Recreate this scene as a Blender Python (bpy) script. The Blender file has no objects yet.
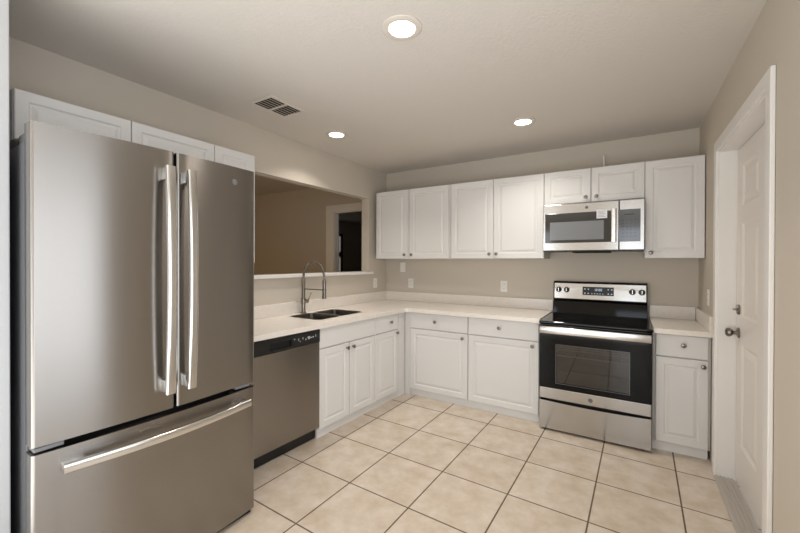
import bpy, bmesh, math, random
from mathutils import Vector, Matrix
random.seed(7)
sc = bpy.context.scene
C = sc.collection
PI = math.pi

# ------------------------------------------------------------------ camera
W, H = 3.092, 2.472                       # kitchen width, ceiling height
cam_d = bpy.data.cameras.new('camera')
cam = bpy.data.objects.new('camera', cam_d); C.objects.link(cam)
cam_d.sensor_width = 36.0
cam_d.lens = 368.79 / 800 * 36.0
cam_d.shift_x = -0.66 / 800
cam_d.shift_y = -2.93 / 800
cam_d.clip_start = 0.02
yaw, pitch, roll = [math.radians(a) for a in (31.723, -0.309, 0.154)]
fw = Vector((-math.sin(yaw) * math.cos(pitch), math.cos(yaw) * math.cos(pitch), math.sin(pitch)))
rt0 = Vector((math.cos(yaw), math.sin(yaw), 0)); up0 = rt0.cross(fw)
rt = rt0 * math.cos(roll) + up0 * math.sin(roll)
up = up0 * math.cos(roll) - rt0 * math.sin(roll)
M = Matrix((rt, up, -fw)).transposed().to_4x4()
M.translation = Vector((2.603, -3.862, 1.369))
cam.matrix_world = M
sc.camera = cam

# ------------------------------------------------------------------ world, lights, exposure
world = bpy.data.worlds.new('sky'); sc.world = world; world.use_nodes = True
world.node_tree.nodes['Background'].inputs[0].default_value = (0.75, 0.85, 1.0, 1)
world.node_tree.nodes['Background'].inputs[1].default_value = 1.2
sc.view_settings.view_transform = 'Standard'
sc.view_settings.look = 'None'
sc.view_settings.gamma = 1.0
sc.view_settings.use_curve_mapping = False
sc.view_settings.exposure = 0.42


def area(name, loc, direction, sx, sy, power, col, shape='RECTANGLE', spread=PI):
    d = bpy.data.lights.new(name, 'AREA'); d.shape = shape; d.size = sx; d.size_y = sy
    d.energy = power; d.color = col; d.spread = spread
    o = bpy.data.objects.new(name, d); C.objects.link(o)
    o.location = loc
    o.rotation_euler = Vector(direction).to_track_quat('-Z', 'Y').to_euler()
    return o


# daylight through the windows behind and beside the camera, plus added fill lights
area('window_daylight', (2.68, -7.02, 1.3), (0, 1, -0.05), 0.66, 1.7, 6.5, (0.90, 0.96, 1.0))
area('upward_fill', (1.55, -5.3, 0.35), (0, 0.12, 1), 2.6, 2.8, 62, (0.93, 0.97, 1.0))  # unseen upward panel added behind the camera to lift the ambient light
area('sink_side_daylight', (W + 0.10, -3.86, 1.2), (-1, 0.1, 0.0), 2.04, 1.74, 16.0, (0.98, 0.98, 0.97))
area('frontal_fill', (0.52, -7.02, 1.3), (0.1, 1, 0.0), 0.8, 1.7, 12, (0.95, 0.98, 1.0))  # unseen fill added for frontal light on cabinets and counters
area('next_room_fill', (-3.9, -3.2, 1.5), (1, 0.15, -0.1), 1.3, 1.3, 12, (1.0, 0.70, 0.34))  # warm fill added to light the next room; no window opens here
LIGHTS = [(1.688, -2.375), (0.439, -1.427), (1.891, -0.887)]
for x_, y_ in LIGHTS:
    area('downlight_glow', (x_, y_, H - 0.02), (0, 0, -1), 0.12, 0.12, 4.2, (1.0, 0.93, 0.85), 'DISK', math.radians(125))


# ------------------------------------------------------------------ materials
def lin(c):
    return tuple(((v / 255) / 12.92 if v / 255 <= 0.04045 else ((v / 255 + 0.055) / 1.055) ** 2.4) for v in c)


def mat(name, rgb, rough=0.5, metal=0.0, spec=0.5, coat=0.0, emit=None, estr=0):
    m = bpy.data.materials.new(name); m.use_nodes = True
    b = m.node_tree.nodes['Principled BSDF']
    b.inputs['Base Color'].default_value = (*lin(rgb), 1)
    b.inputs['Roughness'].default_value = rough
    b.inputs['Metallic'].default_value = metal
    b.inputs['Specular IOR Level'].default_value = spec
    b.inputs['Coat Weight'].default_value = coat
    b.inputs['Coat Roughness'].default_value = 0.03
    if emit:
        b.inputs['Emission Color'].default_value = (*lin(emit), 1)
        b.inputs['Emission Strength'].default_value = estr
    return m


def noise_bump(m, scale, strength, dist=0.002, stretch=(1, 1, 1), detail=3):
    nt = m.node_tree; b = nt.nodes['Principled BSDF']
    tc = nt.nodes.new('ShaderNodeTexCoord'); mp = nt.nodes.new('ShaderNodeMapping')
    mp.inputs['Scale'].default_value = stretch
    n = nt.nodes.new('ShaderNodeTexNoise'); n.inputs['Scale'].default_value = scale; n.inputs['Detail'].default_value = detail
    bp = nt.nodes.new('ShaderNodeBump'); bp.inputs['Strength'].default_value = strength; bp.inputs['Distance'].default_value = dist
    nt.links.new(tc.outputs['Object'], mp.inputs['Vector']); nt.links.new(mp.outputs[0], n.inputs['Vector'])
    nt.links.new(n.outputs['Fac'], bp.inputs['Height']); nt.links.new(bp.outputs[0], b.inputs['Normal'])
    return m


def noise_color(m, c1, c2, scale, lo=0.35, hi=0.65, detail=5, stretch=(1, 1, 1)):
    nt = m.node_tree; b = nt.nodes['Principled BSDF']
    tc = nt.nodes.new('ShaderNodeTexCoord'); mp = nt.nodes.new('ShaderNodeMapping'); mp.inputs['Scale'].default_value = stretch
    n = nt.nodes.new('ShaderNodeTexNoise'); n.inputs['Scale'].default_value = scale; n.inputs['Detail'].default_value = detail
    r = nt.nodes.new('ShaderNodeValToRGB')
    r.color_ramp.elements[0].position = lo; r.color_ramp.elements[0].color = (*lin(c1), 1)
    r.color_ramp.elements[1].position = hi; r.color_ramp.elements[1].color = (*lin(c2), 1)
    nt.links.new(tc.outputs['Object'], mp.inputs['Vector']); nt.links.new(mp.outputs[0], n.inputs['Vector'])
    nt.links.new(n.outputs['Fac'], r.inputs['Fac']); nt.links.new(r.outputs[0], b.inputs['Base Color'])
    return m


M_wall = noise_bump(mat('wall_paint', (206, 197, 184), 0.75, spec=0.3), 90, 0.12, 0.002)
M_ceil = noise_bump(mat('ceiling_paint', (214, 208, 200), 0.85, spec=0.2), 55, 0.35, 0.004)
M_trim = mat('trim_paint', (236, 233, 229), 0.4)
M_door = mat('door_paint', (235, 230, 224), 0.4)
M_cab = mat('cabinet_white', (227, 226, 224), 0.38)
M_cabin = mat('cabinet_side', (216, 213, 210), 0.5)
M_counter = noise_color(mat('quartz_counter', (228, 219, 209), 0.22), (235, 228, 219), (240, 233, 225), 40)
M_nickel = mat('dark_nickel', (142, 136, 130), 0.28, 1.0)
M_chrome = mat('brushed_nickel', (148, 142, 134), 0.26, 1.0)
M_black = mat('black_plastic', (24, 24, 25), 0.35)
M_blackgloss = mat('black_glass', (8, 8, 9), 0.06, spec=0.22)
M_dark = mat('dark_gap', (18, 18, 18), 0.7)
M_fside = mat('fridge_side', (100, 101, 104), 0.45)
M_hinge = mat('hinge_plastic', (120, 120, 122), 0.45)
M_plate = mat('plate_white', (238, 236, 230), 0.4)
M_slot = mat('slot_dark', (70, 66, 60), 0.6)
M_white = mat('print_white', (225, 228, 230), 0.5)
M_ductshade = mat('vent_shade', (22, 20, 18), 0.8)
M_slat = mat('vent_slat', (176, 166, 152), 0.7)
M_ventw = mat('vent_white', (215, 207, 196), 0.6)
M_lens = mat('lamp_lens', (255, 250, 240), 0.5, emit=(255, 246, 230), estr=9)
M_display = mat('display_glass', (38, 44, 54), 0.12)
M_grey = mat('panel_grey', (92, 96, 102), 0.10, coat=0.4)
M_mwglass = mat('microwave_glass', (50, 49, 48), 0.07)
M_mwwin = mat('microwave_screen_sheen', (122, 125, 128), 0.16)  # grey-blue reflection of daylight is put into this base colour
M_threshold = noise_bump(mat('threshold_metal', (196, 190, 182), 0.5, 0.3), 60, 0.2)
M_rack = mat('rack_wire', (225, 222, 217), 0.4, 0.3)
M_cavity = mat('oven_enamel', (92, 84, 78), 0.5)
M_blind = mat('blind_slat', (200, 195, 185), 0.6, emit=(220, 212, 200), estr=0.22)  # emission stands in for daylight coming through the slats
M_stub = noise_bump(mat('stub_paint', (190, 191, 192), 0.6), 90, 0.1, 0.002)
M_dim = mat('far_wall_paint', (150, 138, 122), 0.8)


def steel(name, rgb, rough, aniso=0.75, bump=0.05, horizontal=True):
    m = mat(name, rgb, rough, 1.0)
    nt = m.node_tree; b = nt.nodes['Principled BSDF']
    b.inputs['Anisotropic'].default_value = aniso
    b.inputs['Anisotropic Rotation'].default_value = 0.25
    tg = nt.nodes.new('ShaderNodeTangent'); tg.direction_type = 'RADIAL'; tg.axis = 'Z'
    nt.links.new(tg.outputs[0], b.inputs['Tangent'])
    tc = nt.nodes.new('ShaderNodeTexCoord'); mp = nt.nodes.new('ShaderNodeMapping')
    mp.inputs['Scale'].default_value = (2, 2, 700) if horizontal else (500, 500, 2)
    n = nt.nodes.new('ShaderNodeTexNoise'); n.inputs['Scale'].default_value = 1.0; n.inputs['Detail'].default_value = 2
    bp = nt.nodes.new('ShaderNodeBump'); bp.inputs['Strength'].default_value = bump; bp.inputs['Distance'].default_value = 0.001
    nt.links.new(tc.outputs['Object'], mp.inputs['Vector']); nt.links.new(mp.outputs[0], n.inputs['Vector'])
    nt.links.new(n.outputs['Fac'], bp.inputs['Height']); nt.links.new(bp.outputs[0], b.inputs['Normal'])
    return m


M_steel = steel('stainless_steel', (151, 147, 142), 0.27, 0.9)
M_steel2 = steel('stainless_bright', (178, 175, 171), 0.2, 0.75)
M_handle = mat('handle_steel', (220, 219, 217), 0.2, 1.0)
M_sink = mat('sink_steel', (150, 146, 140), 0.3, 1.0)

# floor tiles: square ceramic tiles with brown grout
M_floor = bpy.data.materials.new('floor_tile'); M_floor.use_nodes = True
nt = M_floor.node_tree; b = nt.nodes['Principled BSDF']
tc = nt.nodes.new('ShaderNodeTexCoord'); mp = nt.nodes.new('ShaderNodeMapping'); mp.vector_type = 'TEXTURE'
TS, GR = 0.4252, math.radians(-1.35)
mp.inputs['Location'].default_value = (0.7475, -0.806, 0)
mp.inputs['Rotation'].default_value = (0, 0, GR)
br = nt.nodes.new('ShaderNodeTexBrick')
br.offset = 0.0; br.squash = 1.0
br.inputs['Scale'].default_value = 1.0
br.inputs['Brick Width'].default_value = TS; br.inputs['Row Height'].default_value = TS
br.inputs['Mortar Size'].default_value = 0.0048; br.inputs['Mortar Smooth'].default_value = 0.25; br.inputs['Bias'].default_value = 0
br.inputs['Color1'].default_value = (*lin((222, 213, 201)), 1)
br.inputs['Color2'].default_value = (*lin((217, 206, 193)), 1)
br.inputs['Mortar'].default_value = (*lin((112, 96, 78)), 1)
n1 = nt.nodes.new('ShaderNodeTexNoise'); n1.inputs['Scale'].default_value = 8.0; n1.inputs['Detail'].default_value = 7; n1.inputs['Roughness'].default_value = 0.62
rp = nt.nodes.new('ShaderNodeValToRGB')
rp.color_ramp.elements[0].position = 0.32; rp.color_ramp.elements[0].color = (*lin((220, 207, 189)), 1)
rp.color_ramp.elements[1].position = 0.72; rp.color_ramp.elements[1].color = (1, 1, 1, 1)
mx = nt.nodes.new('ShaderNodeMix'); mx.data_type = 'RGBA'; mx.blend_type = 'MULTIPLY'; mx.inputs['Factor'].default_value = 0.8
L = nt.links.new
L(tc.outputs['Object'], mp.inputs['Vector']); L(mp.outputs[0], br.inputs['Vector'])
L(tc.outputs['Object'], n1.inputs['Vector']); L(n1.outputs['Fac'], rp.inputs['Fac'])
L(br.outputs['Color'], mx.inputs['A']); L(rp.outputs[0], mx.inputs['B']); L(mx.outputs['Result'], b.inputs['Base Color'])
mr = nt.nodes.new('ShaderNodeMapRange'); mr.inputs['To Min'].default_value = 0.30; mr.inputs['To Max'].default_value = 0.85
L(br.outputs['Fac'], mr.inputs['Value']); L(mr.outputs[0], b.inputs['Roughness'])
bp = nt.nodes.new('ShaderNodeBump'); bp.inputs['Strength'].default_value = 0.5; bp.inputs['Distance'].default_value = 0.003; bp.invert = True
L(br.outputs['Fac'], bp.inputs['Height']); L(bp.outputs[0], b.inputs['Normal'])

# oven pane: dark tinted glass
M_pane = bpy.data.materials.new('oven_pane'); M_pane.use_nodes = True
nt = M_pane.node_tree; nt.nodes.clear()
o_ = nt.nodes.new('ShaderNodeOutputMaterial'); mxs = nt.nodes.new('ShaderNodeMixShader')
tr = nt.nodes.new('ShaderNodeBsdfTransparent'); tr.inputs[0].default_value = (0.40, 0.38, 0.365, 1)
gl = nt.nodes.new('ShaderNodeBsdfGlossy'); gl.inputs['Roughness'].default_value = 0.03
mxs.inputs[0].default_value = 0.085
nt.links.new(tr.outputs[0], mxs.inputs[1]); nt.links.new(gl.outputs[0], mxs.inputs[2]); nt.links.new(mxs.outputs[0], o_.inputs[0])


# ------------------------------------------------------------------ geometry helpers
def box(bm, lo, hi, bevel=0.0, seg=2):
    g = bmesh.ops.create_cube(bm, size=1.0)
    vs = g['verts']
    for v in vs:
        v.co = Vector([lo[i] + (v.co[i] + 0.5) * (hi[i] - lo[i]) for i in range(3)])
    if bevel > 0:
        es = list({e for v in vs for e in v.link_edges})
        bmesh.ops.bevel(bm, geom=es, offset=bevel, segments=seg, affect='EDGES', profile=0.5)
    return bm


def tube(bm, pts, r, seg=12, r2=None, cap=True, closed=False, updir=None, sq=1.0):
    """sweep an ellipse (r along the side axis, r2 along the other) along pts"""
    pts = [Vector(p) for p in pts]
    n = len(pts); rings = []
    ref = Vector(updir) if updir else None
    prev = None
    for i in range(n):
        if closed:
            t = (pts[(i + 1) % n] - pts[i - 1])
        else:
            t = pts[min(i + 1, n - 1)] - pts[max(i - 1, 0)]
        t.normalize()
        if ref is not None:
            a = ref - t * ref.dot(t)
        elif prev is None:
            a = Vector((0, 0, 1)) if abs(t.z) < 0.9 else Vector((1, 0, 0))
            a = a - t * a.dot(t)
        else:
            a = prev - t * prev.dot(t)
        a.normalize(); prev = a
        bvec = t.cross(a)
        ra = r[i] if isinstance(r, (list, tuple)) else r
        rb = ra if r2 is None else r2
        row = []
        for k in range(seg):
            c_, s_ = math.cos(2 * PI * k / seg), math.sin(2 * PI * k / seg)
            c_ = math.copysign(abs(c_) ** sq, c_); s_ = math.copysign(abs(s_) ** sq, s_)
            row.append(bm.verts.new(pts[i] + a * (ra * c_) + bvec * (rb * s_)))
        rings.append(row)
    m = n if closed else n - 1
    for i in range(m):
        A, B = rings[i], rings[(i + 1) % n]
        for k in range(seg):
            bm.faces.new((A[k], A[(k + 1) % seg], B[(k + 1) % seg], B[k]))
    if cap and not closed:
        bm.faces.new(rings[0][::-1]); bm.faces.new(rings[-1])
    return bm


def lathe(bm, prof, origin, axis=(0, 0, 1), seg=24):
    """profile = [(radius, height)] revolved round axis through origin"""
    ax = Vector(axis).normalized(); o = Vector(origin)
    a = ax.orthogonal().normalized(); b2 = ax.cross(a)
    rings = []
    for r, h in prof:
        if r < 1e-6:
            rings.append([bm.verts.new(o + ax * h)])
        else:
            rings.append([bm.verts.new(o + ax * h + (a * math.cos(2 * PI * k / seg) + b2 * math.sin(2 * PI * k / seg)) * r) for k in range(seg)])
    for A, B in zip(rings, rings[1:]):
        if len(A) == 1 and len(B) == 1:
            continue
        for k in range(seg):
            if len(A) == 1:
                bm.faces.new((A[0], B[k], B[(k + 1) % seg]))
            elif len(B) == 1:
                bm.faces.new((A[k], A[(k + 1) % seg], B[0]))
            else:
                bm.faces.new((A[k], A[(k + 1) % seg], B[(k + 1) % seg], B[k]))
    return bm


def rings_panel(bm, x0, z0, x1, z1, steps, ytop, back=True):
    """nested rectangular rings facing -y; steps = [(inset, y)], closed by the last one"""
    loops = []
    for ins, y in steps:
        loops.append([bm.verts.new((x0 + ins, y, z0 + ins)), bm.verts.new((x1 - ins, y, z0 + ins)),
                      bm.verts.new((x1 - ins, y, z1 - ins)), bm.verts.new((x0 + ins, y, z1 - ins))])
    for A, B in zip(loops, loops[1:]):
        for k in range(4):
            bm.faces.new((A[k], A[(k + 1) % 4], B[(k + 1) % 4], B[k]))
    bm.faces.new(loops[-1])
    if back: bm.faces.new(loops[0][::-1])
    return bm


def obj(name, bm, m, parent=None, smooth=False, loc=None):
    me = bpy.data.meshes.new(name)
    bmesh.ops.recalc_face_normals(bm, faces=bm.faces[:])
    bm.to_mesh(me); bm.free()
    if smooth:
        for p in me.polygons:
            p.use_smooth = True
        try:
            me.set_sharp_from_angle(angle=math.radians(38))
        except Exception:
            pass
    me.materials.append(m)
    o = bpy.data.objects.new(name, me); C.objects.link(o)
    if parent: o.parent = parent
    if loc: o.location = loc
    return o


def struct(name, bm, m, parent=None, label=None):
    o = obj(name, bm, m, parent)
    if parent is None:
        o['kind'] = 'structure'
        if label: o['label'] = label
    return o


def tag(o, label, cat, group=None):
    o['label'] = label; o['category'] = cat
    if group: o['group'] = group
    return o


def thing(name, label, cat, loc=(0, 0, 0), rotz=0.0, group=None):
    o = bpy.data.objects.new(name, None); C.objects.link(o)
    o.empty_display_size = 0.05
    o.location = loc; o.rotation_euler = (0, 0, rotz)
    return tag(o, label, cat, group)


def nb():
    return bmesh.new()


# ------------------------------------------------------------------ the room
FX0, FY0, FY1 = -4.2, -7.2, 5.2
struct('floor', box(nb(), (FX0, FY0, -0.1), (3.4, FY1, 0.0)), M_floor)
struct('ceiling', box(nb(), (FX0, FY0, H), (3.4, FY1, H + 0.1)), M_ceil)
OY0, OY1, OZ0, OZ1 = -2.09, -0.372, 1.228, 2.106         # serving hatch in the left wall
bm = nb()
box(bm, (-0.1, -7.0, 0), (0, OY0, H)); box(bm, (-0.1, OY1, 0), (0, 0.165, H))
box(bm, (-0.1, OY0, 0), (0, OY1, OZ0)); box(bm, (-0.1, OY0, OZ1), (0, OY1, H))
struct('wall_left', bm, M_wall)
struct('wall_back', box(nb(), (0, 0, 0), (W + 0.2, 0.12, H)), M_wall)
DY0, DY1, DZ = -1.799, -0.785, 2.085                     # doorway in the right wall
bm = nb()
WY0, WY1, WZ0, WZ1 = -4.90, -2.82, 0.30, 2.10          # window in the right wall beside the camera
for lo, hi in (((W, -7.0, 0), (W + 0.2, WY0, H)), ((W, WY1, 0), (W + 0.2, DY0, H)), ((W, WY0, 0), (W + 0.2, WY1, WZ0)), ((W, WY0, WZ1), (W + 0.2, WY1, H))):
    box(bm, lo, hi)
box(bm, (W, DY1, 0), (W + 0.2, 0, H)); box(bm, (W, DY0, DZ), (W + 0.2, DY1, H))
struct('wall_right', bm, M_wall)
bm = nb(); box(bm, (0, -3.60, 0), (0.70, -3.470, H), 0.004, 2)
struct('wall_stub', bm, M_stub)
bm = nb()
for lo, hi in (((W - 0.015, WY0 - 0.07, WZ0 - 0.07), (W + 0.03, WY0 + 0.012, WZ1 + 0.07)), ((W - 0.015, WY1 - 0.012, WZ0 - 0.07), (W + 0.03, WY1 + 0.07, WZ1 + 0.07)),
               ((W - 0.015, WY0 + 0.012, WZ1 - 0.012), (W + 0.03, WY1 - 0.012, WZ1 + 0.07)), ((W - 0.03, WY0 + 0.012, WZ0 - 0.03), (W + 0.03, WY1 - 0.012, WZ0 + 0.01)), ((W + 0.03, WY0, 1.18), (W + 0.06, WY1, 1.22))):
    box(bm, lo, hi, 0.003)
struct('window_2', bm, M_trim)
# wall behind the camera: window at right, left opening added for the frontal fill
bm = nb()
box(bm, (-4.1, -7.15, 0), (0.1, -7.0, H)); box(bm, (0.94, -7.15, 0), (2.34, -7.0, H)); box(bm, (0.1, -7.15, 0), (0.94, -7.0, 0.42)); box(bm, (0.1, -7.15, 2.18), (0.94, -7.0, H)); box(bm, (3.02, -7.15, 0), (W + 0.2, -7.0, H))
box(bm, (2.34, -7.15, 0), (3.02, -7.0, 0.42)); box(bm, (2.34, -7.15, 2.18), (3.02, -7.0, H))
struct('wall_front', bm, M_wall)
# the next room seen through the hatch
FWY = 0.165
bm = nb()
box(bm, (-4.1, FWY, 0), (-1.003, FWY + 0.06, H)); box(bm, (-1.003, FWY, 2.08), (-0.2, FWY + 0.06, H)); box(bm, (-0.2, FWY, 0), (3.3, FWY + 0.06, H))
struct('wall_far', bm, M_wall)
bm = nb(); box(bm, (-4.2, -7.15, 0), (-4.1, 5.1, H))
struct('wall_outer', bm, M_wall)
bm = nb(); box(bm, (-4.1, 5.0, 0), (3.3, 5.1, H)); box(bm, (3.2, 0.3, 0), (3.3, 5.0, H))
struct('wall_rear', bm, M_wall)
# cased doorway in the far wall
bm = nb()
for lo, hi in (((-1.161, FWY - 0.018, 0), (-1.010, FWY - 0.001, 2.08)), ((-0.19, FWY - 0.018, 0), (-0.101, FWY - 0.001, 2.08)), ((-1.161, FWY - 0.018, 2.08), (-0.101, FWY - 0.001, 2.18)),
               ((-1.002, FWY - 0.012, 0), (-0.986, FWY + 0.07, 2.079)), ((-0.218, FWY - 0.012, 0), (-0.201, FWY + 0.07, 2.079)), ((-0.986, FWY - 0.012, 2.062), (-0.218, FWY + 0.07, 2.079)),
               ((-0.986, FWY + 0.025, 0), (-0.976, FWY + 0.05, 2.06))):
    box(bm, lo, hi, 0.003)
struct('trim_2', bm, M_trim)
# window with blinds in the dark room beyond
wn = thing('window_1', '', 'window', (-4.085, 3.39, 0)); del wn['label'], wn['category']; wn['kind'] = 'structure'
bm = nb()
for lo, hi in (((-0.012, -0.5, 0.95), (0.03, -0.44, 2.12)), ((-0.012, 0.44, 0.95), (0.03, 0.5, 2.12)), ((-0.012, -0.44, 2.06), (0.03, 0.44, 2.12)), ((-0.012, -0.44, 0.95), (0.03, 0.44, 1.01)), ((-0.012, -0.44, 1.52), (0.03, 0.44, 1.60))):
    box(bm, lo, hi, 0.003)
obj('window_frame', bm, M_dark, wn)
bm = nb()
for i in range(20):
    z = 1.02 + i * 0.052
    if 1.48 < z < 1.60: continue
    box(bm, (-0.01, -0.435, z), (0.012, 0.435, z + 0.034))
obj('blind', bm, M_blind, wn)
# hatch ledge
bm = nb(); box(bm, (-0.13, OY0 + 0.002, OZ0 + 0.001), (0.0, OY1 - 0.002, OZ0 + 0.024)); box(bm, (0.001, OY0 - 0.05, OZ0 - 0.006), (0.035, -0.312, OZ0 + 0.024), 0.004)
struct('trim_3', bm, M_trim)

# entry door in the right wall : casing, jamb, leaf, threshold
bm = nb()
cw = 0.06
for lo, hi in (((W - 0.018, DY1 - 0.006, 0), (W - 0.001, DY1 + cw, DZ + cw)), ((W - 0.018, DY0 - cw, 0), (W - 0.001, DY0 + 0.006, DZ + cw)),
               ((W - 0.018, DY0 - 0.0, DZ - 0.006), (W - 0.001, DY1, DZ + cw))):
    box(bm, lo, hi, 0.004)
struct('trim_1', bm, M_trim)
bm = nb()
JX = W + 0.098
for lo, hi in (((W - 0.004, DY1 - 0.016, 0.0), (W + 0.199, DY1 - 0.0005, DZ - 0.0005)), ((W - 0.004, DY0 + 0.0005, 0.0), (W + 0.199, DY0 + 0.016, DZ - 0.0005)), ((W - 0.004, DY0 + 0.016, DZ - 0.017), (W + 0.199, DY1 - 0.016, DZ - 0.0005))):
    box(bm, lo, hi, 0.002)
struct('trim_4', bm, M_trim)
dr = thing('door_1', '', 'door', (W + 0.086, DY1 - 0.02, 0.022), -PI / 2)       # local x runs to the camera, local -y faces the room
del dr['label'], dr['category']; dr['kind'] = 'structure'
DW, DH = (DY1 - 0.02) - (DY0 + 0.02), DZ - 0.022 - 0.022
bm = nb(); box(bm, (0, 0.012, 0), (DW, 0.042, DH))
ST, MU = 0.115, 0.10
pw = (DW - 2 * ST - MU) / 2
zs = [(0.24, 0.86), (1.02, 1.58), (1.69, 1.93)]
xs = [(ST, ST + pw), (ST + pw + MU, DW - ST)]
for lo, hi in (((0, 0), (ST, DH)), ((DW - ST, 0), (DW, DH)), ((ST + pw, 0), (ST + pw + MU, DH))):
    box(bm, (lo[0], 0, lo[1]), (hi[0], 0.0121, hi[1]))
edges_z = [0, zs[0][0], zs[0][1], zs[1][0], zs[1][1], zs[2][0], zs[2][1], DH]
for xa, xb in xs:
    for k in range(0, 8, 2):
        box(bm, (xa, 0, edges_z[k]), (xb, 0.0121, edges_z[k + 1]))
    for za, zb in zs:
        rings_panel(bm, xa, za, xb, zb, [(0, 0.0), (0.014, 0.0095), (0.026, 0.0105), (0.055, 0.002)], 0, False)
obj('leaf', bm, M_door, dr)
k = obj('knob', lathe(nb(), [(0, 0), (0.032, 0), (0.032, 0.005), (0.028, 0.009), (0.012, 0.011), (0.011, 0.028), (0.02, 0.033), (0.0275, 0.045), (0.0255, 0.057), (0.017, 0.064), (0, 0.066)], (0.062, 0, 0.918), (0, -1, 0)), M_nickel, dr, True)
bm = lathe(nb(), [(0, 0), (0.031, 0), (0.031, 0.006), (0.026, 0.012), (0.01, 0.014), (0, 0.014)], (0.062, 0, 1.06), (0, -1, 0))
box(bm, (0.048, -0.03, 1.055), (0.076, -0.012, 1.065), 0.003)
obj('deadbolt', bm, M_nickel, dr, True)
bm = nb(); box(bm, (W - 0.02, DY0 + 0.02, 0.0005), (W + 0.084, DY1 - 0.02, 0.008), 0.002)
for i in range(5):
    x = W - 0.010 + i * 0.0185
    box(bm, (x, DY0 + 0.02, 0.006), (x + 0.010, DY1 - 0.02, 0.015), 0.003)
struct('trim_5', bm, M_threshold)


# ------------------------------------------------------------------ cabinets (local frame: front faces -y, x to the right)
def raised_door(x0, z0, w, h, t=0.019, fr=0.05):
    bm = nb(); f = -t
    rings_panel(bm, x0, z0, x0 + w, z0 + h,
                [(0, -0.0005), (0, f + 0.004), (0.0015, f + 0.0015), (0.005, f), (fr, f), (fr + 0.006, f + 0.0065), (fr + 0.013, f + 0.007),
                 (fr + 0.022, f + 0.004), (fr + 0.03, f + 0.0005), (fr + 0.034, f)], f)
    return bm


def flat_front(x0, z0, w, h, t=0.019):
    bm = nb(); f = -t
    rings_panel(bm, x0, z0, x0 + w, z0 + h, [(0, -0.0005), (0, f + 0.005), (0.002, f + 0.0015), (0.006, f)], f)
    return bm


def knob(parent, x, z, y=-0.019):
    bm = lathe(nb(), [(0, 0), (0.008, 0), (0.0065, 0.004), (0.006, 0.012), (0.0125, 0.017), (0.0158, 0.021), (0.0155, 0.025), (0.011, 0.028), (0, 0.0285)], (x, y, z), (0, -1, 0), 20)
    return obj('knob', bm, M_nickel, parent, True)


def carcass(t, w, depth, z0, z1, name='carcass'):
    bm = nb(); box(bm, (0, 0, z0), (w, depth, z1), 0.0015, 1)
    return obj(name, bm, M_cabin, t)


CAB = []


def door(t, x0, z0, w, h, kx=None, kz=None, fr=0.05):
    d = obj('door', raised_door(x0, z0, w, h, fr=fr), M_cab, t)
    if kx is not None: knob(d, kx, kz)
    return d


def drawer(t, x0, z0, w, h, kx=None, kz=None, name='drawer'):
    d = obj(name, flat_front(x0, z0, w, h), M_cab, t)
    if kx is not None: knob(d, kx, kz)
    return d


def toe(t, w, z1=0.066, y=0.008):
    bm = nb(); box(bm, (0, y, 0.0), (w, y + 0.016, z1))
    return obj('toe_kick', bm, M_cab, t)


CT, CB = 0.895, 0.858           # counter top and its underside
ZD0, ZD1, ZR0, ZR1 = 0.072, 0.688, 0.694, 0.852

# back wall base cabinets
BY = -0.582                     # carcass front, doors stand 19 mm proud
t = thing('base_cabinet', 'wide white base cabinet in the corner, drawer over one door, nearest the sink run', 'cabinet', (0.70, BY, 0), 0, 'white base cabinets')
carcass(t, 0.627, 0.57, 0.067, CB - 0.002); toe(t, 0.627)
bm = nb(); box(bm, (-0.066, -0.002, 0.0), (-0.0005, 0.016, CB - 0.002), 0.001)
obj('corner_filler', bm, M_cab, t)
drawer(t, 0.004, ZR0, 0.62, ZR1 - ZR0, 0.291, 0.777); door(t, 0.004, ZD0, 0.62, ZD1 - ZD0, 0.58, 0.647)
t = thing('base_cabinet', 'wide white base cabinet directly left of the stove', 'cabinet', (1.329, BY, 0), 0, 'white base cabinets')
carcass(t, 0.636, 0.57, 0.067, CB - 0.002); toe(t, 0.636)
drawer(t, 0.003, ZR0, 0.630, ZR1 - ZR0, 0.296, 0.779); door(t, 0.003, ZD0, 0.630, ZD1 - ZD0, 0.583, 0.652)
t = thing('base_cabinet', 'narrow white base cabinet between the stove and the entry door', 'cabinet', (2.756, BY, 0), 0, 'white base cabinets')
carcass(t, 0.332, 0.57, 0.067, CB - 0.002); toe(t, 0.318)
drawer(t, 0.018, ZR0, 0.300, ZR1 - ZR0, 0.178, 0.784); door(t, 0.018, ZD0, 0.300, ZD1 - ZD0, 0.288, 0.649)

# left wall base run (a touch off parallel to the wall)
SL = 0.05
ANG = PI / 2 - math.atan(SL)
LX0 = 0.645 - 0.019


def lrun(y):                     # carcass front plane of the left run
    return LX0 + SL * (y + 0.62)


Y_DW0, Y_DW1, Y_S0, Y_S1, Y_N1 = -2.388, -1.788, -1.784, -1.098, -0.705
k_ = math.sqrt(1 + SL * SL)
t = thing('base_cabinet', 'white sink base cabinet with false front over two doors, under the sink', 'cabinet', (lrun(Y_S0), Y_S0, 0), ANG, 'white base cabinets')
w = (Y_S1 - Y_S0) * k_
carcass(t, w, 0.02, 0.067, CB - 0.002, 'face_frame'); toe(t, w)
bm = nb()
box(bm, (0, 0.0205, 0.067), (0.018, 0.52, CB - 0.002)); box(bm, (w - 0.018, 0.0205, 0.067), (w, 0.09, CB - 0.002)); box(bm, (0.0185, 0.0205, 0.067), (w - 0.0185, 0.52, 0.085))
obj('carcass', bm, M_cabin, t)
drawer(t, 0.003, ZR0, w - 0.004, ZR1 - ZR0, name='false_front')
hw = (w - 0.03) / 2
door(t, 0.003, ZD0, hw + 0.008, ZD1 - ZD0, hw - 0.022, 0.648); door(t, hw + 0.019, ZD0, hw + 0.008, ZD1 - ZD0, hw + 0.05, 0.648)
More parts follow.
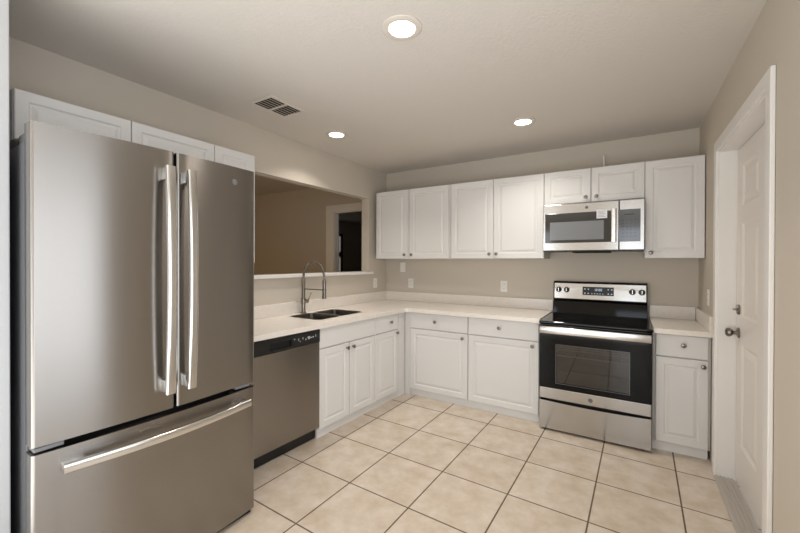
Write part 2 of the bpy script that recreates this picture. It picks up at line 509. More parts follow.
t = thing('base_cabinet', 'narrow white base cabinet right of the sink doors, drawer over one slim door', 'cabinet', (lrun(Y_S1 + .001), Y_S1 + 0.001, 0), ANG, 'white base cabinets')
w = (Y_N1 - Y_S1) * k_
carcass(t, w, 0.09, 0.067, CB - 0.002); toe(t, w)
drawer(t, 0.003, ZR0, w - 0.03, ZR1 - ZR0, 0.235, 0.78); door(t, 0.003, ZD0, w - 0.03, ZD1 - ZD0, w - 0.055, 0.66)
bm = nb(); box(bm, (w + 0.0005, -0.002, 0.0), (w + 0.121, 0.016, CB - 0.002), 0.001)
obj('corner_filler', bm, M_cab, t)

# upper cabinets on the back wall
UY, UZ0, UZ1 = -0.3095, 1.400, 2.175
u = [0.067, 0.5195, 1.017, 1.478, 1.947, 2.325, 2.7105, 3.088]


def upper(x0, x1, z0, z1, label, doors, dep=0.305, loc_y=UY, rot=0, x_org=None, fr=0.05):
    t = thing('wall_cabinet', label, 'cabinet', (x0 if x_org is None else x_org, loc_y, 0), rot, 'white wall cabinets')
    w = x1 - x0 - 0.001
    carcass(t, w, dep, z0, z1)
    for a, b_, kx in doors:
        door(t, a - x0 + 0.002, z0 + 0.002, b_ - a - 0.004, z1 - z0 - 0.004, None if kx is None else kx - x0, z0 + 0.045, fr)
    return t


upper(u[0], u[2], UZ0, UZ1, 'white two-door wall cabinet in the corner beside the serving hatch', [(u[0] + .012, u[1] - .012, u[1] - .045), (u[1] + .012, u[2] - .014, u[1] + .045)])
upper(u[2], u[4], UZ0, UZ1, 'white two-door wall cabinet just left of the microwave', [(u[2] + .014, u[3], u[3] - .035), (u[3], u[4], u[3] + .035)])
upper(u[4], u[6], 1.880, UZ1, 'short white two-door wall cabinet above the microwave', [(u[4], u[5], u[5] - .038), (u[5] + .006, u[6], u[5] + .044)])
upper(u[6], u[7], UZ0, UZ1, 'white one-door wall cabinet right of the microwave, against the right wall', [(u[6], u[7], u[6] + .042)])
# upper cabinets on the left wall above the fridge
LUX = 0.3242 - 0.019
ly = [-3.381, -2.9325, -2.4633, -2.1605]
upper(ly[0], ly[1], 1.90, 2.124, 'short white wall cabinet above the fridge, next to the wall end', [(ly[0] + .0, ly[1], None)], loc_y=ly[0], rot=PI / 2, x_org=LUX, fr=0.045)
upper(ly[1], ly[2], 1.90, 2.124, 'short white wall cabinet above the right fridge door', [(ly[1], ly[2], None)], loc_y=ly[1], rot=PI / 2, x_org=LUX, fr=0.045)
upper(ly[2], ly[3], 1.354, 2.124, 'tall narrow white wall cabinet behind the fridge corner, left of the serving hatch', [(ly[2], ly[3], None)], loc_y=ly[2], rot=PI / 2, x_org=LUX)
bm = nb(); tube(bm, [(2.409, -0.06, UZ1 + 0.0005), (2.4095, -0.061, 2.25), (2.406, -0.062, 2.30), (2.404, -0.062, 2.335)], 0.0065, 10)
tag(obj('cable_stub', bm, M_plate, None, True), 'short white cable end sticking up from the cabinet above the microwave', 'cable')


# ------------------------------------------------------------------ countertops
def fill_poly(outer, holes, z0, z1):
    bm = nb(); es = []
    for lp in [outer] + holes:
        vs = [bm.verts.new((x, y, z0)) for x, y in lp]
        es += [bm.edges.new((vs[i], vs[(i + 1) % len(vs)])) for i in range(len(vs))]
    r = bmesh.ops.triangle_fill(bm, use_beauty=True, use_dissolve=False, edges=es)
    faces = [g for g in r['geom'] if isinstance(g, bmesh.types.BMFace)]
    ex = bmesh.ops.extrude_face_region(bm, geom=faces)
    for v in [g for g in ex['geom'] if isinstance(g, bmesh.types.BMVert)]:
        v.co.z = z1
    return bm


def cedge(y): return 0.672 + 0.048 * (y + 0.64)


def rounded(x0, y0, x1, y1, r, n=5):
    pts = []
    for cx, cy, a0 in ((x1 - r, y1 - r, 0), (x0 + r, y1 - r, 90), (x0 + r, y0 + r, 180), (x1 - r, y0 + r, 270)):
        for i in range(n + 1):
            a = math.radians(a0 + 90 * i / n)
            pts.append((cx + r * math.cos(a), cy + r * math.sin(a)))
    return pts


CYE = -2.52
SB = [(0.123, -1.677, 0.477, -1.405), (0.123, -1.375, 0.477, -1.098)]   # two bowls
hole = rounded(0.12, -1.68, 0.48, -1.095, 0.05)
cf = -0.64
outer = [(0.002, CYE), (cedge(CYE), CYE), (cedge(cf) - 0.0, cf - 0.035), (cedge(cf) + 0.012, cf - 0.010), (cedge(cf) + 0.035, cf), (1.976, cf), (1.976, -0.002), (0.002, -0.002)]
ct = thing('countertop', 'long L-shaped pale quartz countertop running round the corner from fridge to stove', 'countertop', (0, 0, 0))
obj('worktop', fill_poly(outer, [hole], CB, CT), M_counter, ct)
bm = nb(); box(bm, (0.001, CYE, CT + 0.0005), (0.021, -0.0215, CT + 0.105), 0.002); box(bm, (0.001, -0.021, CT + 0.0005), (1.976, -0.001, CT + 0.105), 0.002)
obj('backsplash', bm, M_counter, ct)
c2 = thing('countertop', 'short pale quartz countertop between the stove and the right wall', 'countertop', (0, 0, 0))
bm = nb(); box(bm, (2.758, cf, CB), (W - 0.001, -0.001, CT), 0.003)
obj('worktop', bm, M_counter, c2)
bm = nb(); box(bm, (2.758, -0.021, CT + 0.0005), (W - 0.022, -0.001, CT + 0.105), 0.002); box(bm, (W - 0.021, cf + 0.002, CT + 0.0005), (W - 0.001, -0.001, CT + 0.105), 0.002)
obj('backsplash', bm, M_counter, c2)

# sink : two stainless bowls
sk = thing('kitchen_sink', 'double bowl stainless sink set into the countertop below the faucet', 'sink', (0.3, -1.36, CB - 0.2))
ox, oy, oz = 0.3, -1.36, CB - 0.2


def bowl(x0, y0, x1, y1, depth=0.19):
    bm = nb()
    loops = []
    for ins, z, r in ((-0.012, CT + 0.001, 0.05), (-0.006, CT + 0.0022, 0.05), (0.001, CT + 0.0012, 0.05), (0.006, CB - depth * 0.85, 0.05), (0.03, CB - depth, 0.05), (0.10, CB - depth - 0.004, 0.03)):
        loops.append([bm.verts.new((x - ox, y - oy, z - oz)) for x, y in rounded(x0 + ins, y0 + ins, x1 - ins, y1 - ins, r)])
    n = len(loops[0])
    for A, B in zip(loops, loops[1:]):
        for k in range(n):
            bm.faces.new((A[k], A[(k + 1) % n], B[(k + 1) % n], B[k]))
    bm.faces.new(loops[-1])
    return bm


for q in SB:
    bo = obj('bowl', bowl(*q), M_sink, sk, True)
    cx, cy = (q[0] + q[2]) / 2 - ox, (q[1] + q[3]) / 2 - oy
    obj('drain', lathe(nb(), [(0.0, 0.001), (0.02, 0.001), (0.024, 0.004), (0.042, 0.005), (0.044, 0.002)], (cx, cy, CB - 0.194 - oz), (0, 0, 1)), M_chrome, bo, True)
bm = nb(); box(bm, (0.128 - ox, -1.4045 - oy, CB - 0.03 - oz), (0.472 - ox, -1.3755 - oy, CT - 0.004 - oz), 0.004)
obj('divider', bm, M_sink, sk)

# faucet : spring pull-down on the back edge of the sink
FXx, FYy = 0.075, -1.462
fc = thing('faucet', 'tall brushed nickel spring faucet arching over the sink', 'faucet', (FXx, FYy, CT))
bm = lathe(nb(), [(0, 0.0005), (0.028, 0.0005), (0.028, 0.006), (0.022, 0.012), (0.0185, 0.018), (0.0185, 0.085), (0.0235, 0.09), (0.0235, 0.135), (0.0185, 0.14), (0.0165, 0.145), (0.0165, 0.31), (0.012, 0.318), (0, 0.318)], (0, 0, 0))
obj('body', bm, M_chrome, fc, True)
R, ZC = 0.128, 0.335
arc = [(0, 0, 0.31)] + [(R - R * math.cos(a), 0, ZC + R * math.sin(a)) for a in [PI * i / 28 for i in range(29)]] + [(2 * R, 0, 0.30)]
bm = nb(); tube(bm, arc, 0.0068, 10)
ho = obj('spout_hose', bm, M_nickel, fc, True)
bm = nb(); pts = []
tot = len(arc) - 1
for i in range(0, 620):
    s = i / 619 * tot; j = min(int(s), tot - 1); f = s - j
    A, B = Vector(arc[j]), Vector(arc[j + 1]); p = A.lerp(B, f); tdir = (B - A).normalized()
    nrm = Vector((0, 1, 0)); bn = tdir.cross(nrm)
    a = i / 619 * 46 * 2 * PI
    pts.append(p + nrm * (0.0108 * math.cos(a)) + bn * (0.0108 * math.sin(a)))
tube(bm, pts, 0.0021, 5)
obj('spring', bm, M_chrome, ho, True)
bm = lathe(nb(), [(0, 0.145), (0.019, 0.145), (0.0195, 0.165), (0.0165, 0.172), (0.0155, 0.25), (0.017, 0.265), (0.0165, 0.305), (0.009, 0.315), (0, 0.315)], (2 * R, 0, 0))
obj('spray_head', bm, M_nickel, fc, True)
bm = nb(); tube(bm, [(0.012, 0, 0.222), (2 * R - 0.012, 0, 0.222)], 0.0055, 10)
tube(bm, [(2 * R + 0.0185 * math.cos(a), 0.0185 * math.sin(a), 0.222) for a in [2 * PI * i / 20 for i in range(20)]], 0.0045, 8, closed=True)
obj('docking_arm', bm, M_chrome, fc, True)
bm = nb(); tube(bm, [(0.018, 0, 0.112), (0.05, 0.012, 0.112)], 0.016, 14)
tube(bm, [(0.045, 0.012, 0.118), (0.055, 0.03, 0.155), (0.058, 0.04, 0.19)], [0.006, 0.005, 0.004], 8)
obj('lever', bm, M_chrome, fc, True)

# ------------------------------------------------------------------ monogram badge (disc with scrolls)


def badge(parent, x, y, z, r, dark=True):
    bo = obj('badge', lathe(nb(), [(0, 0.0018), (r * 0.86, 0.0018), (r * 0.92, 0.0026), (r, 0.0022), (r, 0)], (x, y, z), (0, -1, 0), 28), M_hinge, parent, True)
    bm = nb()
    yy = y - 0.0028
    for s, ph in ((1, 0), (-1, 0)):
        pts = []
        for i in range(26):
            a = i / 25 * 1.75 * PI + 0.5
            rr = r * (0.12 + 0.24 * i / 25)
            pts.append((x + s * (-r * 0.32 + rr * math.cos(a)), yy, z + rr * math.sin(a) * 1.3))
        tube(bm, pts, r * 0.06, 5)
    tube(bm, [(x + r * 0.76 * math.cos(a), yy, z + r * 0.76 * math.sin(a)) for a in [2 * PI * i / 24 for i in range(24)]], r * 0.05, 5, closed=True)
    obj('monogram', bm, M_fside, bo, True)


# ------------------------------------------------------------------ refrigerator
FR = math.atan2(0.881, 0.021)
fr = thing('refrigerator', 'large stainless French-door refrigerator with bottom freezer drawer', 'refrigerator', (0.851, -3.4525, 0), FR)
FWd, DT = 0.881, 0.072
bm = nb(); box(bm, (0.006, DT + 0.014, 0.035), (FWd - 0.006, 0.745, 1.80), 0.004)
obj('case', bm, M_fside, fr)
bm = nb(); box(bm, (0.012, 0.02, 0.0), (FWd - 0.012, 0.70, 0.034)); obj('base_grille', bm, M_black, fr)
bm = nb(); box(bm, (0.02, DT - 0.004, 0.05), (FWd - 0.02, DT + 0.0135, 1.80)); obj('gasket', bm, M_dark, fr)


BUL = 0.022


def bulge(x): return BUL * (1 - ((x - FWd / 2) / (FWd / 2)) ** 2)


def slab(x0, x1, z0, z1, r=0.012):
    """fridge door front: rounded vertical edges, slight pillow"""
    bm = nb()
    n = 5; prof = []
    prof.append((x0, DT - 0.005))
    for i in range(n + 1):
        a = PI / 2 * i / n
        prof.append((x0 + r - r * math.cos(a), r - r * math.sin(a)))
    for i in range(1, 10):
        f = i / 10; prof.append((x0 + r + (x1 - x0 - 2 * r) * f, 0.0))
    for i in range(n + 1):
        a = PI / 2 * (1 - i / n)
        prof.append((x1 - r + r * math.cos(a), r - r * math.sin(a)))
    prof.append((x1, DT - 0.005))
    prof = [(x, y if y > DT - 0.006 else y - bulge(x)) for x, y in prof]
    a = [bm.verts.new((x, y, z0)) for x, y in prof]; c = [bm.verts.new((x, y, z1)) for x, y in prof]
    m = len(prof)
    for i in range(m):
        bm.faces.new((a[i], a[(i + 1) % m], c[(i + 1) % m], c[i]))
    bm.faces.new(a[::-1]); bm.faces.new(c)
    return bm


def vhandle(parent, x, z0, z1):
    bm = nb(); n = 28; pts = []
    for i in range(n + 1):
        f = i / n
        pts.append((x, -0.05 - bulge(x) - 0.018 * math.sin(PI * f), z0 + (z1 - z0) * f))
    tube(bm, pts, 0.019, 24, r2=0.012, updir=(1, 0, 0), sq=0.55)
    h = obj('handle', bm, M_handle, parent, True)
    for za, zb in ((z0 + 0.002, z0 + 0.055), (z1 - 0.055, z1 - 0.002)):
        obj('handle_post', box(nb(), (x - 0.013, -0.05 - bulge(x), za), (x + 0.013, 0.004 - bulge(x), zb), 0.004), M_handle, h, True)


dl = obj('door', slab(0.0, 0.459, 0.717, 1.853), M_steel, fr, True)
dl['label'] = 'left stainless door'
vhandle(dl, 0.418, 0.80, 1.775)
drr = obj('door', slab(0.467, FWd, 0.717, 1.853), M_steel, fr, True)
drr['label'] = 'right stainless door with round badge'
vhandle(drr, 0.508, 0.80, 1.775)
badge(drr, 0.755, 0.001 - bulge(0.755), 1.775, 0.015)
dz = obj('freezer_drawer', slab(0.0, FWd, 0.03, 0.690), M_steel, fr, True)
bm = nb(); n = 30; x0, x1 = 0.075, 0.82
tube(bm, [(x0 + (x1 - x0) * i / n, -0.046 - 0.036 * math.sin(PI * i / n), 0.628) for i in range(n + 1)], 0.018, 24, r2=0.012, updir=(0, 0, 1), sq=0.55)
hh = obj('handle', bm, M_handle, dz, True)
for xa, xb in ((x0 + .002, x0 + .07), (x1 - .07, x1 - .002)):
    obj('handle_post', box(nb(), (xa, -0.046, 0.614), (xb, 0.006 - bulge((xa + xb) / 2), 0.641), 0.004), M_handle, hh, True)
for xa, xb in ((0.008, 0.11), (FWd - 0.11, FWd - 0.008)):
    bm = nb(); box(bm, (xa, 0.05, 1.801), (xb, 0.19, 1.835), 0.008); obj('hinge_cover', bm, M_fside, fr, True)
    bm = nb(); box(bm, (xa, 0.006, 0.696), (xb - 0.02, 0.066, 0.711), 0.003); obj('hinge_bracket', bm, M_hinge, fr)

# ------------------------------------------------------------------ dishwasher
DWX = lrun(Y_DW0) + 0.001
dw = thing('dishwasher', 'stainless dishwasher with black control strip between the fridge and the sink cabinet', 'dishwasher', (DWX, Y_DW0, 0), ANG)
ww = (Y_DW1 - Y_DW0) * k_ - 0.003
bm = nb(); box(bm, (0.004, 0.001, 0.09), (ww - 0.004, 0.50, 0.845)); obj('tub', bm, M_dark, dw)
bm = nb(); box(bm, (0.0, -0.030, 0.098), (ww, -0.001, 0.752), 0.005); obj('door', bm, M_steel, dw)
bm = nb()
px0, px1, pz0, pz1 = 0.15, 0.33, 0.772, 0.82
box(bm, (0, -0.034, 0.754), (px0, -0.001, 0.850), 0.003); box(bm, (px1, -0.034, 0.754), (ww, -0.001, 0.850), 0.003)
box(bm, (px0 - .003, -0.034, 0.754), (px1 + .003, -0.001, pz0), 0.003); box(bm, (px0 - .003, -0.034, pz1), (px1 + .003, -0.001, 0.850), 0.003)
cp = obj('control_panel', bm, M_black, dw)
bm = nb(); box(bm, (px0 - .002, -0.012, pz0 - .002), (px1 + .002, -0.002, pz1 + .002)); obj('handle_pocket', bm, M_dark, cp)
bm = nb()
for i, (xx, zz, a, c) in enumerate([(0.40, .812, .008, .006), (.435, .80, .004, .014), (.445, .79, .009, .004), (.47, .802, .004, .016), (.495, .792, .005, .012), (.512, .806, .022, .008), (.518, .794, .012, .008), (.535, .801, .014, .006), (.556, .80, .008, .010), (.582, .803, .004, .016)]):
    xx = 0.352 + (xx - 0.40) * 1.1
    box(bm, (xx, -0.0346, zz), (xx + a, -0.0339, zz + c))
obj('button_print', bm, M_white, cp)
bm = nb(); box(bm, (0.004, 0.03, 0.0), (ww - 0.004, 0.045, 0.096)); obj('kick_plate', bm, M_black, dw)

# ------------------------------------------------------------------ range
RX, RY = 1.984, -0.688
rg = thing('stove', 'freestanding stainless electric stove with black glass top and oven window', 'stove', (RX, RY, 0))
RW = 0.764
bm = nb()
box(bm, (0.004, 0.046, 0.03), (0.03, 0.64, 0.868)); box(bm, (RW - 0.03, 0.046, 0.03), (RW - 0.004, 0.64, 0.868))
box(bm, (0.03, 0.60, 0.03), (RW - 0.03, 0.64, 0.868)); box(bm, (0.03, 0.046, 0.74), (RW - 0.03, 0.60, 0.868)); box(bm, (0.03, 0.046, 0.03), (RW - 0.03, 0.60, 0.345))
obj('body', bm, M_dark, rg)
bm = nb(); box(bm, (0.031, 0.56, 0.346), (RW - 0.031, 0.599, 0.739)); box(bm, (0.031, 0.05, 0.346), (RW - 0.031, 0.56, 0.352))
box(bm, (0.031, 0.05, 0.353), (0.036, 0.56, 0.739)); box(bm, (RW - 0.036, 0.05, 0.353), (RW - 0.031, 0.56, 0.739))
obj('oven_liner', bm, M_cavity, rg)
for zr in (0.605, 0.672):
    bm = nb()
    for i in range(14):
        x = 0.05 + i * (RW - 0.1) / 13; tube(bm, [(x, 0.075, zr), (x, 0.54, zr)], 0.0022, 6)
    for y in (0.072, 0.30, 0.545): tube(bm, [(0.04, y, zr), (RW - 0.04, y, zr)], 0.0035, 6)
    obj('oven_rack', bm, M_rack, rg, True)
bm = nb(); box(bm, (-0.006, -0.004, 0.870), (RW + 0.006, 0.600, 0.889), 0.006, 3)
ck = obj('cooktop', bm, M_blackgloss, rg)
for cx, cy, r in ((0.2, 0.16, 0.10), (0.57, 0.16, 0.085), (0.2, 0.43, 0.08), (0.57, 0.43, 0.10)):
    bm = nb(); tube(bm, [(cx + r * math.cos(a), cy + r * math.sin(a), 0.8885) for a in [2 * PI * i / 40 for i in range(40)]], 0.0008, 5, closed=True)
    obj('burner_ring', bm, M_grey, ck)
# oven door
od = thing('oven_door', '', '', (0, 0, 0)); del od['label'], od['category']; od.parent = rg
wx0, wx1, wz0, wz1 = 0.122, 0.632, 0.392, 0.708
bm = nb(); F0, F1 = 0.004, 0.040
box(bm, (0, F0, 0.352), (wx0, F1, 0.862)); box(bm, (wx1, F0, 0.352), (RW, F1, 0.862)); box(bm, (wx0, F0, 0.352), (wx1, F1, wz0)); box(bm, (wx0, F0, wz1), (wx1, F1, 0.862))
bpy.data.objects.remove(od)
od = obj('oven_door', bm, M_blackgloss, rg)
bm = nb(); box(bm, (wx0 - .001, 0.014, wz0 - .001), (wx1 + .001, 0.019, wz1 + .001)); obj('oven_window', bm, M_pane, od)
bm = nb()
for lo, hi in (((wx0, wz0), (wx1, wz0 + .004)), ((wx0, wz1 - .004), (wx1, wz1)), ((wx0, wz0), (wx0 + .004, wz1)), ((wx1 - .004, wz0), (wx1, wz1))):
    box(bm, (lo[0], 0.0035, lo[1]), (hi[0], 0.0075, hi[1]))
obj('window_rim', bm, M_grey, od)
bm = nb(); box(bm, (0.001, -0.001, 0.262), (RW - 0.001, 0.040, 0.350), 0.004); ds = obj('door_trim', bm, M_steel2, od)
badge(ds, 0.374, -0.0008, 0.305, 0.0165)
# handle: broad stainless bar across the top of the door
bm = nb(); box(bm, (0.004, -0.038, 0.794), (RW - 0.004, -0.018, 0.852), 0.007, 3)
hd = obj('handle', bm, M_handle, od, True)
for xa in (0.006, RW - 0.036): obj('handle_post', box(nb(), (xa, -0.019, 0.802), (xa + 0.03, 0.0045, 0.844), 0.002), M_handle, hd)
bm = nb(); n = 24   # storage drawer with shallow curved top edge
top = [(RW * i / n, 0.245 - 0.010 * math.sin(PI * i / n)) for i in range(n + 1)]
lo_ = [bm.verts.new((0.001 + (RW - 0.002) * i / n, 0.0, 0.020)) for i in range(n + 1)]
hi_ = [bm.verts.new((0.001 + (RW - 0.002) * i / n, 0.0, top[i][1])) for i in range(n + 1)]
lb = [bm.verts.new((v.co.x, 0.04, v.co.z)) for v in lo_]; hb = [bm.verts.new((v.co.x, 0.04, v.co.z)) for v in hi_]
for i in range(n):
    bm.faces.new((lo_[i], lo_[i + 1], hi_[i + 1], hi_[i])); bm.faces.new((lb[i + 1], lb[i], hb[i], hb[i + 1]))
    bm.faces.new((hi_[i], hi_[i + 1], hb[i + 1], hb[i])); bm.faces.new((lb[i], lb[i + 1], lo_[i + 1], lo_[i]))
bm.faces.new((lo_[0], hi_[0], hb[0], lb[0])); bm.faces.new((lo_[-1], lb[-1], hb[-1], hi_[-1]))
obj('storage_drawer', bm, M_steel2, rg)
for xa in (0.03, RW - 0.07):
    for ya in (0.05, 0.58):
        bm = lathe(nb(), [(0, 0), (0.018, 0), (0.018, 0.012), (0.008, 0.014), (0.008, 0.03), (0, 0.03)], (xa + .02, ya, 0)); obj('foot', bm, M_black, rg, True)
# back guard
bm = nb(); v = []
for x in (0.006, RW - 0.006):
    v.append([bm.verts.new((x, y, z)) for y, z in ((0.602, 0.8895), (0.618, 1.0), (0.612, 1.02), (0.630, 1.178), (0.640, 1.186), (0.682, 1.186), (0.682, 0.70), (0.642, 0.70), (0.642, 0.8895))])
m = len(v[0])
for i in range(m): bm.faces.new((v[0][i], v[0][(i + 1) % m], v[1][(i + 1) % m], v[1][i]))
bm.faces.new(v[0][::-1]); bm.faces.new(v[1])
bg = obj('backguard', bm, M_blackgloss, rg)
tilt = math.atan2(0.018, 0.158)


def guard_pt(x, z, off):       # point on the tilted face of the back guard
    f = (z - 1.02) / 0.158
    return (x, 0.612 + 0.018 * f - off, z)


def guard_box(bm, x0, z0, x1, z1, off, th, bev=0.0):
    vs0 = len(bm.verts)
    box(bm, (x0, -th, 0), (x1, 0, z1 - z0), bev)
    bm.verts.ensure_lookup_table()
    for q in bm.verts[vs0:] if bev == 0 else [q for q in bm.verts if q.index == -1 or True][vs0:]:
        c = q.co.copy(); p = guard_pt(c.x, z0 + c.z, off - c.y); q.co = Vector(p)
    return bm


bm = nb(); guard_box(bm, 0.016, 1.028, RW - 0.016, 1.168, 0.0005, 0.006)
pn = obj('control_panel', bm, M_steel2, bg)
bm = nb(); guard_box(bm, 0.258, 1.066, 0.508, 1.142, 0.0066, 0.003); dp = obj('display', bm, M_display, pn)
bm = nb()
for i, xx in enumerate([0.272, 0.30, 0.46, 0.487]):
    for zz in (1.08, 1.118):
        guard_box(bm, xx, zz, xx + 0.010, zz + 0.006, 0.0097, 0.0004)
for xx in (0.33, 0.352, 0.374, 0.396, 0.418):
    guard_box(bm, xx, 1.078, xx + 0.008, 1.083, 0.0097, 0.0004)
def seg7(bm, ch, x, z, w, h, t, put):
    S = {'1': 'bc', '2': 'abged', '0': 'abcdef', '8': 'abcdefg', '5': 'afgcd', '4': 'fgbc'}[ch]
    R_ = {'a': (x, z + h - t, x + w, z + h), 'd': (x, z, x + w, z + t), 'g': (x, z + h / 2 - t / 2, x + w, z + h / 2 + t / 2),
          'f': (x, z + h / 2, x + t, z + h), 'b': (x + w - t, z + h / 2, x + w, z + h), 'e': (x, z, x + t, z + h / 2), 'c': (x + w - t, z, x + w, z + h / 2)}
    for s in S: put(*R_[s])
for ch, xx in zip('1200', (0.352, 0.368, 0.388, 0.404)):
    seg7(bm, ch, xx, 1.106, 0.011, 0.02, 0.0028, lambda a, b_, c, d: guard_box(bm, a, b_, c, d, 0.0097, 0.0004))
M_digit = mat('digit_glow', (190, 205, 220), 0.5, emit=(190, 205, 220), estr=0.5)
obj('display_print', bm, M_digit, dp)
for xx in (0.054, 0.122, 0.648, 0.718):
    p = guard_pt(xx, 1.108, 0.0066)
    kb = obj('knob', lathe(nb(), [(0, 0), (0.025, 0), (0.025, 0.004), (0.021, 0.007), (0.0195, 0.024), (0.017, 0.027), (0, 0.027)], p, (0, -1, tilt)), M_black, pn, True)
    bm = nb(); box(bm, (xx - 0.0025, p[1] - 0.031, 1.094), (xx + 0.0025, p[1] - 0.024, 1.126), 0.001); obj('knob_mark', bm, M_handle, kb)
    bm = nb()
    for a in (-60, 0, 60):
        zz = 1.108 + 0.034 * math.cos(math.radians(a)); x_ = xx + 0.034 * math.sin(math.radians(a))
        guard_box(bm, x_ - 0.002, zz - 0.002, x_ + 0.002, zz + 0.002, 0.0066, 0.0003)
    obj('dial_print', bm, M_slot, pn)

# ------------------------------------------------------------------ microwave
mw = thing('microwave', 'stainless over-the-range microwave mounted under the short cabinet above the stove', 'microwave', (1.954, -0.405, 1.462))
MW, MH = 0.754, 0.408
bm = nb(); box(bm, (0.002, 0.031, 0.0), (MW - 0.002, 0.40, MH)); obj('body', bm, M_black, mw)
bm = nb(); box(bm, (0, 0, 0.006), (0.580, 0.030, MH - 0.001), 0.004); md = obj('door', bm, M_steel2, mw)
bm = nb(); box(bm, (0.583, 0, 0.006), (MW, 0.030, MH - 0.001), 0.004); mp_ = obj('control_section', bm, M_steel2, mw)
bm = nb(); box(bm, (0.018, -0.0035, 0.072), (0.526, 0.002, 0.328), 0.002); mg = obj('door_glass', bm, M_mwglass, md)
bm = nb(); box(bm, (0.058, -0.0045, 0.096), (0.474, -0.0032, 0.252), 0.0005); obj('door_window', bm, M_mwwin, mg)
bm = nb(); tube(bm, [(0.545, -0.034, 0.070 + 0.268 * i / 12) for i in range(13)], 0.019, 24, r2=0.010, updir=(1, 0, 0), sq=0.55); mh = obj('handle', bm, M_handle, md, True)
for za in (0.078, 0.30): obj('handle_post', box(nb(), (0.535, -0.030, za), (0.555, 0.001, za + 0.03), 0.002), M_handle, mh)
bm = nb(); box(bm, (0.578, -0.0035, 0.072), (0.727, 0.002, 0.330), 0.002); cpn = obj('control_panel', bm, M_grey, mp_)  # bluish reflection on the black glossy panel is put into its grey
bm = nb()
box(bm, (0.618, -0.0042, 0.286), (0.685, -0.0034, 0.293))
for r_ in range(6):
    for c_ in range(4):
        xx, zz = 0.604 + c_ * 0.027, 0.112 + r_ * 0.026
        box(bm, (xx, -0.0040, zz), (xx + 0.012, -0.0034, zz + 0.0035))
obj('button_print', bm, M_mwglass, cpn)
badge(md, 0.346, -0.0005, 0.367, 0.0125)
bm = nb(); box(bm, (0.421, -0.0062, 0.268), (0.498, -0.0047, 0.340)); stk = obj('sticker', bm, M_white, mg); stk['label'] = 'square white paper sticker with fine print'
bm = nb()
for i in range(5):
    box(bm, (0.430, -0.0067, 0.281 + i * 0.011), (0.487 - (i % 2) * 0.012, -0.0061, 0.284 + i * 0.011))
obj('sticker_print', bm, M_hinge, stk)
bm = nb(); box(bm, (0.23, 0.06, -0.012), (0.52, 0.30, -0.0005), 0.003); obj('vent_filter', bm, M_dark, mw)
for xa in (0.08, 0.57):
    bm = nb(); box(bm, (xa, 0.06, -0.007), (xa + 0.11, 0.14, -0.0005), 0.003); obj('lamp_cover', bm, M_hinge, mw)


# ------------------------------------------------------------------ outlets and switch
def plate(name, label, loc, rotz, kind):
    t = thing(name, label, 'outlet' if kind == 'outlet' else 'switch', loc, rotz, 'white wall plates')
    bm = nb(); box(bm, (-0.036, -0.006, -0.058), (0.036, -0.0008, 0.058), 0.0025); obj('cover_plate', bm, M_plate, t)
    if kind == 'outlet':
        for zc in (-0.022, 0.022):
            rc = obj('receptacle', lathe(nb(), [(0.0, 0.0085), (0.0155, 0.0085), (0.0165, 0.006), (0.0165, 0.0055)], (0, 0, zc), (0, -1, 0), 20), M_plate, t, True)
            bm = nb(); box(bm, (-0.0075, -0.0089, zc - 0.004), (-0.0055, -0.0083, zc + 0.006)); box(bm, (0.0055, -0.0089, zc - 0.004), (0.0075, -0.0083, zc + 0.006))
            obj('slot', bm, M_slot, rc)
    else:
        bm = nb(); box(bm, (-0.005, -0.016, -0.008), (0.005, -0.005, 0.010), 0.002); obj('toggle', bm, M_plate, t)


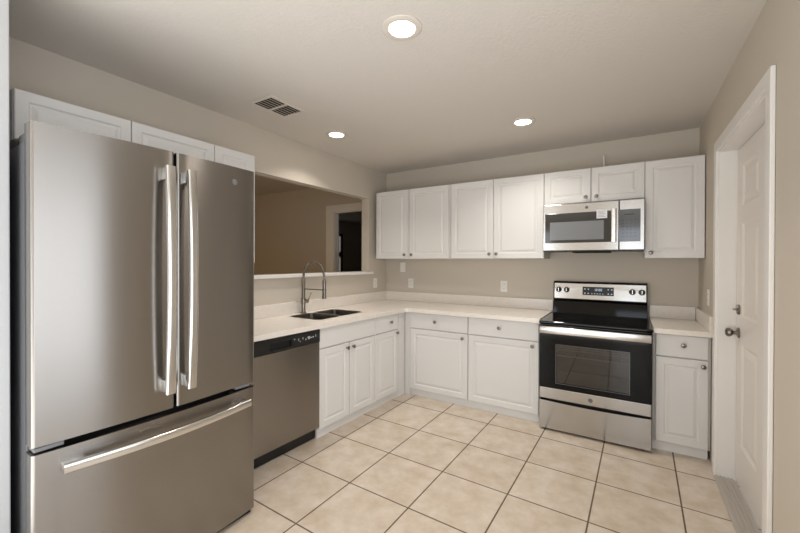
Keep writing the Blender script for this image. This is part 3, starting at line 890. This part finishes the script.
plate('power_outlet', 'white outlet in the middle of the back wall, left of the stove', (1.491, 0, 1.113), 0, 'outlet')
plate('power_outlet', 'white outlet on the back wall near the corner, below the switch plate', (0.363, 0, 1.11), 0, 'outlet')
plate('light_switch', 'white switch plate close under the corner wall cabinet', (0.249, 0, 1.30), 0, 'switch')
plate('power_outlet', 'white outlet on the left wall between the hatch ledge and the corner', (0, -0.24, 1.11), PI / 2, 'outlet')
plate('power_outlet', 'white outlet on the right wall beside the door casing', (W, -0.463, 1.118), -PI / 2, 'outlet')

# ------------------------------------------------------------------ ceiling fittings
labs = ['round recessed ceiling light nearest the viewer, highest in the picture', 'round recessed ceiling light in front of the serving hatch', 'round recessed ceiling light in front of the wall cabinets left of the microwave']
for (x_, y_), lb_ in zip(LIGHTS, labs):
    t = thing('ceiling_light', lb_, 'ceiling light', (x_, y_, H), 0, 'recessed ceiling lights')
    obj('trim_ring', lathe(nb(), [(0.062, -0.003), (0.064, -0.008), (0.080, -0.009), (0.093, -0.0045), (0.0945, -0.0008), (0.062, -0.0008)], (0, 0, 0), (0, 0, 1), 40), M_ventw, t, True)
    obj('lens', lathe(nb(), [(0, -0.0045), (0.05, -0.0045), (0.0615, -0.004), (0.0615, -0.001), (0, -0.001)], (0, 0, 0), (0, 0, 1), 40), M_lens, t, True)
vt = thing('air_vent', 'white ceiling air vent with pale slats over dark gaps above the fridge side', 'vent', (0.470, -2.081, H))
bm = nb(); a, c = 0.115, 0.158
ia, ic = 0.092, 0.136
for lo, hi in (((-a, -c), (a, -ic)), ((-a, ic), (a, c)), ((-a, -ic), (-ia, ic)), ((ia, -ic), (a, ic)), ((-ia, -0.007), (ia, 0.007))):
    box(bm, (lo[0], lo[1], -0.010), (hi[0], hi[1], -0.0008), 0.002)
obj('frame', bm, M_ventw, vt)
bm = nb(); box(bm, (-ia, -ic, -0.0025), (ia, ic, -0.0008)); obj('duct_shade', bm, M_ductshade, vt)  # flat dark sheet painted in for the shade inside the duct
for i in range(5):
    x = -ia + 0.030 + i * 0.0315
    bm = nb(); box(bm, (x - 0.0022, -ic, -0.0075), (x + 0.0022, ic, -0.0045))
    obj('slat', bm, M_slat, vt)
